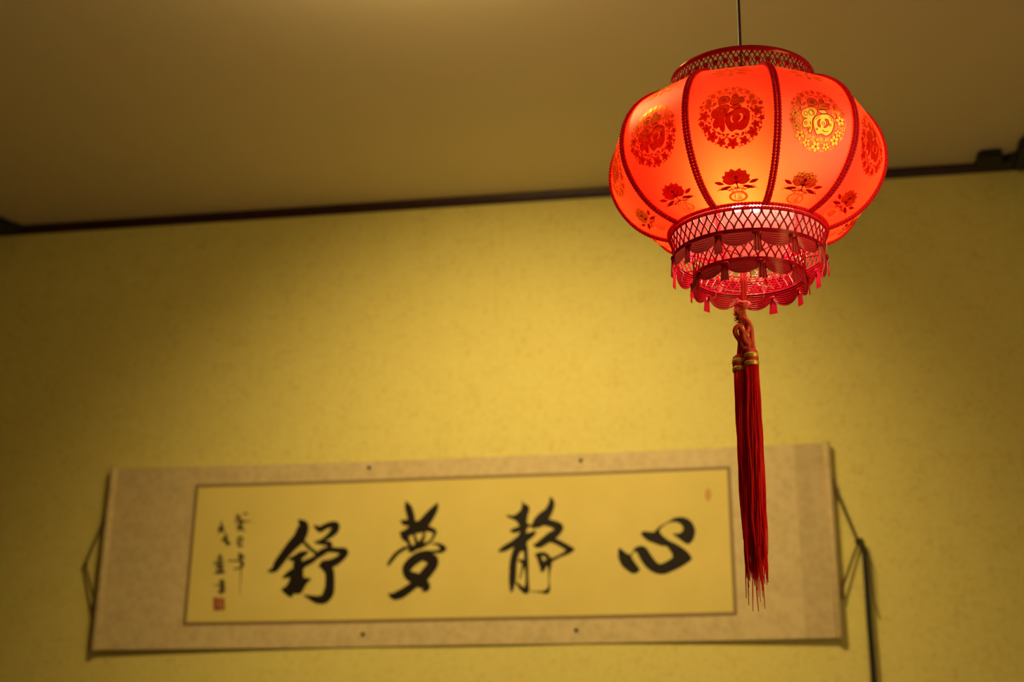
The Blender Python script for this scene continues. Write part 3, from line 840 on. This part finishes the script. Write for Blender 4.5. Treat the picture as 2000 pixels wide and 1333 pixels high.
line.disc(*lot(0, 5), 0.0024, 0.0020, 0.0009, 8)
LOT_FILL = fill.mb(on_panel).mesh('lotus_print', 'foil', False)
for x, y, ang, ln, wd in ((-13, -3.5, 160, 14, 2.6), (13, -3.5, 20, 14, 2.6), (-5, -6.5, 196, 18, 2.6), (5, -6.5, -16, 18, 2.6)):
    p = lot(x, y)
    line.leaf(p[0], p[1], math.radians(ang), ln*0.001, wd*0.001, 0.0006)
line.stroke([lot(0, -3)+(0.0009,), lot(0.5, -9)+(0.0008,), lot(-1, -13)+(0.0005,)], 0.0006, 4)
for sx in (-1, 1):
    for x0, y0, k in ((3, -10, 1.0), (9, -11, 1.3), (16, -10, 1.2), (6, -14, 0.9)):
        pts = [lot(sx*(x0+k*3*math.cos(t)*(1-t/8)), y0+k*2.6*math.sin(t)*(1-t/8))+(0.00045,) for t in (0, 0.9, 1.8, 2.7, 3.6, 4.5, 5.4)]
        line.stroke(pts, 0.0006, 3)
    line.stroke([lot(0, -9)+(0.0006,), lot(sx*8, -12)+(0.0006,), lot(sx*18, -10)+(0.0004,), lot(sx*22, -13)+(0.0003,)], 0.0006, 4)
LOT_LINE = line.mb(on_panel).mesh('lotus_line', 'print_line', False)
# ---- small round seal close to the lower ring
pale, line = Flat(), Flat()
S1 = 0.0185
pale.stroke([(0.0105*math.cos(a), S1+0.0085*math.sin(a), 0) for a in [2*PI*i/28 for i in range(28)]], 0.0004, 1, True, 0.0017)
for pts in ([(-5, 5), (-3, 4), (-4, 1), (-6, -1)], [(-4, 2), (-4, -5)], [(-1, 5), (5, 5)], [(0, 2.5), (4, 2.5), (4, 1), (0, 1), (0, 2.5)], [(-1, -1), (5, -1), (5, -5), (-1, -5), (-1, -1)], [(2, -1), (2, -5)], [(-1, -3), (5, -3)]):
    line.stroke([(x*0.001, S1+y*0.0010, 0) for x, y in pts], 0.0005, 1, False, 0.00042)
SEAL_P = pale.mb(on_panel).mesh('round_seal_print', 'print_pale', False)
SEAL_L = line.mb(on_panel).mesh('round_seal_line', 'print_line', False)
# ---- cloud spray near the upper ring
fill = Flat()
for k, (x, y, ang, ln, wd) in enumerate(((-7, 0, 180, 22, 2.6), (7, 0, 0, 22, 2.6), (-5, 4, 158, 19, 2.6), (5, 4, 22, 19, 2.6), (-2.5, 5, 118, 12, 2.6), (2.5, 5, 62, 12, 2.6), (-5, -4, 202, 18, 2.6), (5, -4, -22, 18, 2.6), (0, -3, -90, 11, 3.6), (0, -2, 90, 8, 3.4))):
    fill.leaf(x*0.001, 0.2085+y*0.001, math.radians(ang), ln*0.001, wd*0.001, 0.0004+0.00002*k)
TOP_FILL = fill.mb(on_panel).mesh('crest_print', 'foil', False)

# ---- ribs: two rows of beaded braid on a flat tape
def bumpy(m, path, rad, pitch, per=5, sides=6, closed=False):
    L_ = [0.0]
    for i in range(1, len(path)):
        L_.append(L_[-1] + (Vector(path[i])-Vector(path[i-1])).length)
    tot = L_[-1]
    cnt = max(3, int(round(tot/pitch)))
    npt = cnt*per
    out, rr = [], []
    j = 0
    for k in range(npt if closed else npt+1):
        s_ = tot*k/npt
        while j < len(L_)-2 and L_[j+1] < s_: j += 1
        f = (s_-L_[j])/max(1e-9, L_[j+1]-L_[j])
        out.append(Vector(path[j]).lerp(Vector(path[j+1]), f))
        rr.append(rad*(0.62+0.38*abs(math.sin(PI*k/per))))
    m.tube(out, rr, sides, closed)

rm = MB()
for sy in (-1, 1):
    bumpy(rm, [(r+nr*0.0010, sy*0.0025, z+nz*0.0010) for r, z, nr, nz in [at_arc(ARC[-1]*i/60) for i in range(61)]], 0.0028, 0.0044, 5, 6)
RIB = rm.mesh('rib_braid', 'braid')

for k in range(NP):
    azr = AZ0 + TH0 + k*2*PI/NP
    pnl = link(PANEL, 'fabric_panel', lantern, rz(azr - HALF))
    for me, nm in ((MED_FILL, 'medallion_print'), (MED_LINE, 'medallion_line'), (LOT_FILL, 'lotus_print'), (LOT_LINE, 'lotus_line'), (SEAL_P, 'round_seal_print'), (SEAL_L, 'round_seal_line'), (TOP_FILL, 'crest_print')):
        link(me, nm, pnl)
    link(RIB, 'rib_braid', lantern, rz(azr))

def ring_path(r, z, n=120):
    return [(r*math.cos(2*PI*i/n), r*math.sin(2*PI*i/n), z) for i in range(n+1)]

# ---- rings of braid where cloth meets metal
m = MB()
bumpy(m, ring_path(0.1068, -0.0706), 0.0030, 0.0044, 5, 6, True)
bumpy(m, ring_path(0.1058, -0.0757), 0.0024, 0.0044, 5, 6, True)
m.build('lower_braid_ring', 'braid', lantern, True, TILT)
m = MB()
bumpy(m, ring_path(0.1012, 0.1275), 0.0024, 0.0044, 5, 6, True)
m.build('upper_braid_ring', 'braid', lantern, True, TILT)

# ---- pierced crown
CR = 0.0995
crown = MB(); crown.lathe([(CR-0.0006, 0.1550), (CR+0.0006, 0.1550), (CR+0.0008, 0.1620), (CR+0.0002, 0.1632), (CR-0.0008, 0.1620), (CR-0.0006, 0.1550)], 96)
crown.lathe([(CR-0.0010, 0.1255), (CR+0.0010, 0.1255), (CR+0.0010, 0.1285), (CR-0.0010, 0.1285), (CR-0.0010, 0.1255)], 96)
crown = crown.build('crown_band', 'red_plastic', lantern, True, TILT)
m = MB()
NC = 44
dlt = 2*PI/NC
def cyl_pt(r, a, z): return (r*math.cos(a), r*math.sin(a), z)
for k in range(NC):
    for sg in (-1, 1):
        m.tube([cyl_pt(CR, k*dlt+sg*dlt*t, 0.1280+0.0275*t) for t in (0, .25, .5, .75, 1)], 0.0011, 4)
        m.tube([cyl_pt(CR, k*dlt+dlt/2+sg*dlt*t, 0.1280+0.0275*t) for t in (0, .25, .5, .75, 1)], 0.0008, 4)
    # a blossom on each crossing
    a = k*dlt+dlt/2
    for q in range(5):
        b = 2*PI*q/5 + 0.3
        m.ball(cyl_pt(CR+0.0008, a+0.0026*math.cos(b)/CR, 0.1418+0.0028*math.sin(b)), 0.0021, 6, 4)
    m.ball(cyl_pt(CR+0.0016, a, 0.1418), 0.0013, 6, 4)
    m.ball(cyl_pt(CR+0.0006, k*dlt, 0.1520), 0.0014, 6, 4)
    m.ball(cyl_pt(CR+0.0006, k*dlt, 0.1315), 0.0014, 6, 4)
tag(m.build('crown_fretwork', 'red_plastic', crown), 'pierced red fretwork of blossoms and crossed bars', kind='stuff')

# ---- lower collars
def lattice(r0, z0, r1, z1, cells, rad):
    m = MB()
    d_ = 2*PI/cells
    for k in range(cells):
        for sg in (-1, 1):
            pts = []
            for i in range(9):
                t = i/8
                e = 0.5-0.5*math.cos(PI*t)
                pts.append(cyl_pt(r0+(r1-r0)*t, k*d_+sg*d_*e, z0+(z1-z0)*t))
            m.tube(pts, [rad*(1+0.5*abs(2*i/8-1)**3) for i in range(9)], 5)
    return m

def swag_mesh(r, half, depth):
    m = MB()
    nu, nv = 18, 36
    for j in range(nv+1):
        for i in range(nu+1):
            q = -1+2*i/nu
            t = j/nv
            dp = depth*(0.42+0.58*(1-q*q)**0.75)
            zz = -t*dp
            sag = math.sin(PI*min(1, t*1.0)*4.5)
            rr = r + 0.0010*math.sin(t*7*2*PI)*(0.35+0.65*(1-q*q)) + 0.0030*t*(1-0.4*q*q)
            m.v.append(cyl_pt(rr, q*half, zz))
    for j in range(nv):
        for i in range(nu):
            a = j*(nu+1)+i
            m.f.append((a, a+1, a+nu+2, a+nu+1))
    return m.mesh('swag', 'red_plastic')

def pendant_mesh(r, w, top, bot):
    """little tassel between two swags: a knob above a pleated skirt"""
    m = MB()
    m.ball((r+0.0022, 0, top-0.0035), w*0.52, 12, 8, (0.40, 1, 0.55))
    n_ = 13
    for j in range(5):
        t = j/4
        zz = (top-0.006)+(bot-top+0.006)*t
        hw = w*(0.36+0.14*t)
        for i in range(n_):
            q = -1+2*i/(n_-1)
            m.v.append((r+0.0028+(0.0011 if i % 4 < 2 else -0.0005)-0.0006*q*q+0.0010*t, q*hw, zz))
    o = len(m.v)-5*n_
    for j in range(4):
        for i in range(n_-1):
            a = o+j*n_+i
            m.f.append((a, a+1, a+n_+1, a+n_))
    return m.mesh('pendant', 'red_plastic')

def collar(name, label, r0, z0, r1, z1, cells, nsw, dsw, pw, pl, a0):
    m = MB()
    for rr, zz, th in ((r0, z0, 0.0012), (r1, z1, 0.0016), (r1+0.0006, z1-0.003, 0.0010)):
        m.tube(ring_path(rr, zz, 96)[:-1], th, 6, True)
    c = m.build(name, 'red_plastic', lantern, True, TILT)
    c['label'] = label
    tag(lattice(r0, z0, r1, z1, cells, 0.00105).build('lattice', 'red_plastic', c), 'open lattice of curved red strips', kind='stuff')
    half = PI/nsw
    sw, pe = swag_mesh(r1+0.0004, half*0.97, dsw), pendant_mesh(r1+0.0008, pw, -0.002, -pl)
    for k in range(nsw):
        a = a0+k*2*half
        link(pe, 'pendant', c, Matrix.Rotation(a, 4, 'Z') @ Matrix.Translation((0, 0, z1-0.001)))
        link(sw, 'swag', c, Matrix.Rotation(a+half, 4, 'Z') @ Matrix.Translation((0, 0, z1-0.001)))
    return c

collar('upper_collar', 'wide lattice collar with draped swags under the cloth', 0.1046, -0.0770, 0.1006, -0.1030, 54, 13, 0.0235, 0.0125, 0.0310, AZ0+math.radians(7))
collar('lower_collar', 'narrow lattice collar with draped swags at the very bottom', 0.0746, -0.1050, 0.0742, -0.1324, 40, 10, 0.0215, 0.0125, 0.0290, AZ0+math.radians(13))
m = MB()
for k in range(5):
    a = AZ0 + 0.4 + k*2*PI/5
    m.tube([cyl_pt(0.0745, a, -0.1058), cyl_pt(0.1010, a, -0.1020)], 0.0011, 6)
    m.tube([cyl_pt(0.0740, a+0.2, -0.1060), cyl_pt(0.010, a+0.2, -0.1060)], 0.0008, 6)
m.tube(ring_path(0.010, -0.1060, 24)[:-1], 0.0008, 5, True)
m.build('wire_spokes', 'red_plastic', lantern, True, TILT)

# ---- lamp holder and twin-tube bulb inside
m = MB(); m.tube([(0, 0, 0.072), (0, 0, 0.080), (0, 0, 0.112), (0, 0, 0.118)], [0.016, 0.022, 0.020, 0.008], 20)
m.build('lamp_holder', 'socket_white', lantern, True, TILT)
m = MB()
for sy in (-1, 1):
    c_ = sy*0.0125
    P = [(-0.011, c_, 0.030), (-0.011, c_, 0.010), (-0.011, c_, -0.010), (-0.011, c_, -0.028)] + [(0.011*math.cos(a_), c_, -0.030+0.011*math.sin(a_)) for a_ in [PI+PI*i/8 for i in range(1, 8)]] + [(0.011, c_, -0.028), (0.011, c_, -0.010), (0.011, c_, 0.010), (0.011, c_, 0.030)]
    m.tube(P, 0.0062, 8)
bulb = m.build('tube_bulb', 'bulb_glow', lantern, True, rz(AZ0+0.25) @ Matrix.Translation((0, 0, 0.010)))
m = MB(); m.tube([(0, 0, 0.029), (0, 0, 0.034), (0, 0, 0.052), (0, 0, 0.062)], [0.024, 0.027, 0.025, 0.016], 20)
m.build('bulb_base', 'socket_white', bulb)

# ---- cable up to the ceiling
m = MB()
zc = CZ-LC.z
P = catmull([(0.0016, -0.0062, 0.116), (0.0020, -0.006, 0.14), (0.0026, -0.002, 0.22), (0.0040, 0.0, 0.32), (0.0045, 0, 0.50), (0.0045, 0, zc-0.012)], 6)
m.tube(P, 0.0024, 10)
m.build('cable', 'cable_dark', lantern)
m = MB(); m.lathe([(0.004, -0.030), (0.020, -0.024), (0.036, -0.008), (0.038, 0.0)], 28, (0.0045, 0, zc), cap0=True)
m.build('ceiling_rose', 'dark_wood', lantern)

# ---- strap and knot under the lantern
def kn(zx, zy, y=0.0):
    px, py = 1380+zx/6.667, 560+zy/6.667
    return (-0.0127+(px-1450-(py-590)*0.042)/1430.0, y, -0.1722-(py-590)*0.000733)

knot = MB()
for pts in ([(462, -260, .004), (466, -100, 0), (470, 60, 0), (475, 190, 0)], [(498, -260, .004), (502, -100, .001), (500, 60, .001), (492, 190, .001)]):
    knot.tube(catmull([kn(*p) for p in pts], 5), 0.0026, 8)
knot.build('strap', 'red_cord', lantern)
knot = MB()
KN = [
    [(415, 195, .002), (430, 235, -.003), (490, 275, -.005), (545, 250, -.002), (540, 205, .003), (480, 180, .004), (425, 190, .001), (470, 230, -.006), (520, 215, -.003)],
    [(480, 250, 0), (475, 310, -.001), (485, 390, 0)],
    [(430, 415, -.004), (490, 432, -.006), (550, 500, -.005), (575, 580, -.002), (580, 680, 0), (590, 770, .001), (605, 850, 0)],
    [(440, 505, -.004), (390, 530, -.004), (370, 575, -.002), (390, 630, 0), (430, 700, 0), (425, 790, .004), (415, 880, .006)],
    [(455, 470, -.001), (435, 540, -.004), (470, 600, -.006), (510, 660, -.005), (545, 730, -.004), (530, 790, -.002), (480, 795, -.001), (450, 730, -.001), (470, 660, -.003), (520, 600, -.005), (540, 530, -.004), (500, 480, -.002)],
    [(510, 500, 0), (525, 570, -.004), (480, 640, -.006), (490, 700, -.006), (550, 770, -.004)],
    [(440, 560, .002), (460, 640, .001), (480, 720, 0), (470, 820, .001), (500, 870, .002)],
    [(470, 800, -.003), (540, 820, -.004), (600, 830, -.002), (620, 860, 0)],
]
for c_ in KN:
    knot.tube(catmull([kn(*p) for p in c_], 6), 0.0033, 8)
knot.build('knotted_cord', 'knot_cord', lantern)
m = MB()
rn = random.Random(3)
for k in range(260):
    t = rn.random()
    zx, zy = 395+130*rn.random()*(0.3+0.7*t), 300+150*t
    base = Vector(kn(zx, zy, rn.uniform(-0.004, 0.003)))
    d_ = Vector((rn.uniform(-1.2, 0.8), rn.uniform(-1.2, 0.6), rn.uniform(-0.9, 0.7))).normalized()
    l_ = rn.uniform(0.003, 0.0075)
    m.tube([base, base+d_*l_*0.5+Vector((0, 0, 0.0006)), base+d_*l_], [0.00065, 0.0006, 0.0003], 4)
tag(m.build('frayed_fringe', 'orange_fuzz', lantern), 'frayed orange fringe above the knot', kind='stuff')

# ---- the pair of long tassels
def tassel(cx, cy, ztop, seed, n_thr, stray, lean):
    root = bpy.data.objects.new('tassel', None)
    COL.objects.link(root)
    root.parent = lantern
    root.location = (cx, cy, ztop)
    root.empty_display_size = 0.02
    m = MB(); m.lathe([(0.0015, 0.004), (0.0050, 0.0022), (0.0085, -0.001), (0.0092, -0.006), (0.0092, -0.020), (0.0086, -0.0215)], 24, cap0=True, cap1=True)
    m.build('cap', 'red_cord', root)
    for zb in (-0.0042, -0.0150):
        m = MB(); m.lathe([(0.0090, 0.0), (0.0097, -0.0006), (0.0097, -0.0052), (0.0090, -0.0058)], 28, (0, 0, zb))
        m.build('gold_band', 'gold_band', root)
    rn = random.Random(seed)
    m = MB()
    for k in range(n_thr):
        a = rn.uniform(0, 2*PI); q = math.sqrt(rn.random())
        r0 = 0.0086*q
        L_ = rn.choice((0.225, 0.24, 0.25, 0.256, 0.262, 0.268, 0.276)) + rn.uniform(-0.020, 0.012)
        if k < stray: L_ = rn.uniform(0.272, 0.318)
        ph, am = rn.uniform(0, 6), rn.uniform(0.0003, 0.0016)
        sprd = rn.uniform(0.95, 1.20)
        if k % 24 == 5: sprd = rn.uniform(1.3, 1.6)
        P = []
        for i in range(16):
            t = i/15
            w = min(1, t*4)
            bul = 1+(sprd-1)*math.sin(PI*min(1, t*1.1))
            P.append((r0*bul*math.cos(a)+lean*t + am*w*math.sin(ph+t*13), r0*bul*math.sin(a)+am*w*math.cos(ph*1.7+t*11), -0.020-L_*t))
        th = rn.uniform(0.00055, 0.0008)
        m.tube(P, [th]*15+[th*0.6], 4)
    tag(m.build('threads', 'tassel_silk', root), 'long straight red silk threads', kind='stuff')
    return root

t1 = tassel(-0.0048, -0.001, -0.2420, 11, 170, 12, -0.0012)
t1['label'] = 'tassel whose two gold bands sit a little higher'
t2 = tassel(-0.0208, 0.007, -0.2465, 23, 130, 8, 0.0018)
t2['label'] = 'tassel whose two gold bands sit a little lower'

# ---- glue filaments hanging off the trimmings
rn = random.Random(5)
FIL = [(-60, -0.128, 0.103, 0.030), (62, -0.120, 0.106, 0.052), (70, -0.108, 0.107, 0.040), (-38, -0.168, 0.077, 0.020), (12, -0.176, 0.074, 0.020), (20, -0.080, 0.108, 0.034), (34, -0.082, 0.107, 0.030), (-75, -0.118, 0.104, 0.022)]
for dg, z0, r, ln in FIL:
    a = AZ0 + math.radians(dg)
    m = MB()
    P = [(r*math.cos(a)+rn.uniform(-.0022, .0022)*min(1, i), r*math.sin(a)+rn.uniform(-.002, .002)*min(1, i), z0-ln*i/7) for i in range(8)]
    m.tube(catmull(P, 4), 0.00032, 4)
    m.build('loose_filament', 'glue_thread', lantern)
for z0, x0, x1 in ((-0.1735, -0.062, -0.014), (-0.1715, -0.010, 0.028)):
    m = MB()
    P = [(x0+(x1-x0)*i/7, -0.075*math.cos(i/7)+rn.uniform(-.002, .002), z0+rn.uniform(-.0022, .0022)-0.004*math.sin(PI*i/7)) for i in range(8)]
    m.tube(catmull(P, 4), 0.00034, 4)
    m.build('loose_filament', 'glue_thread', lantern)
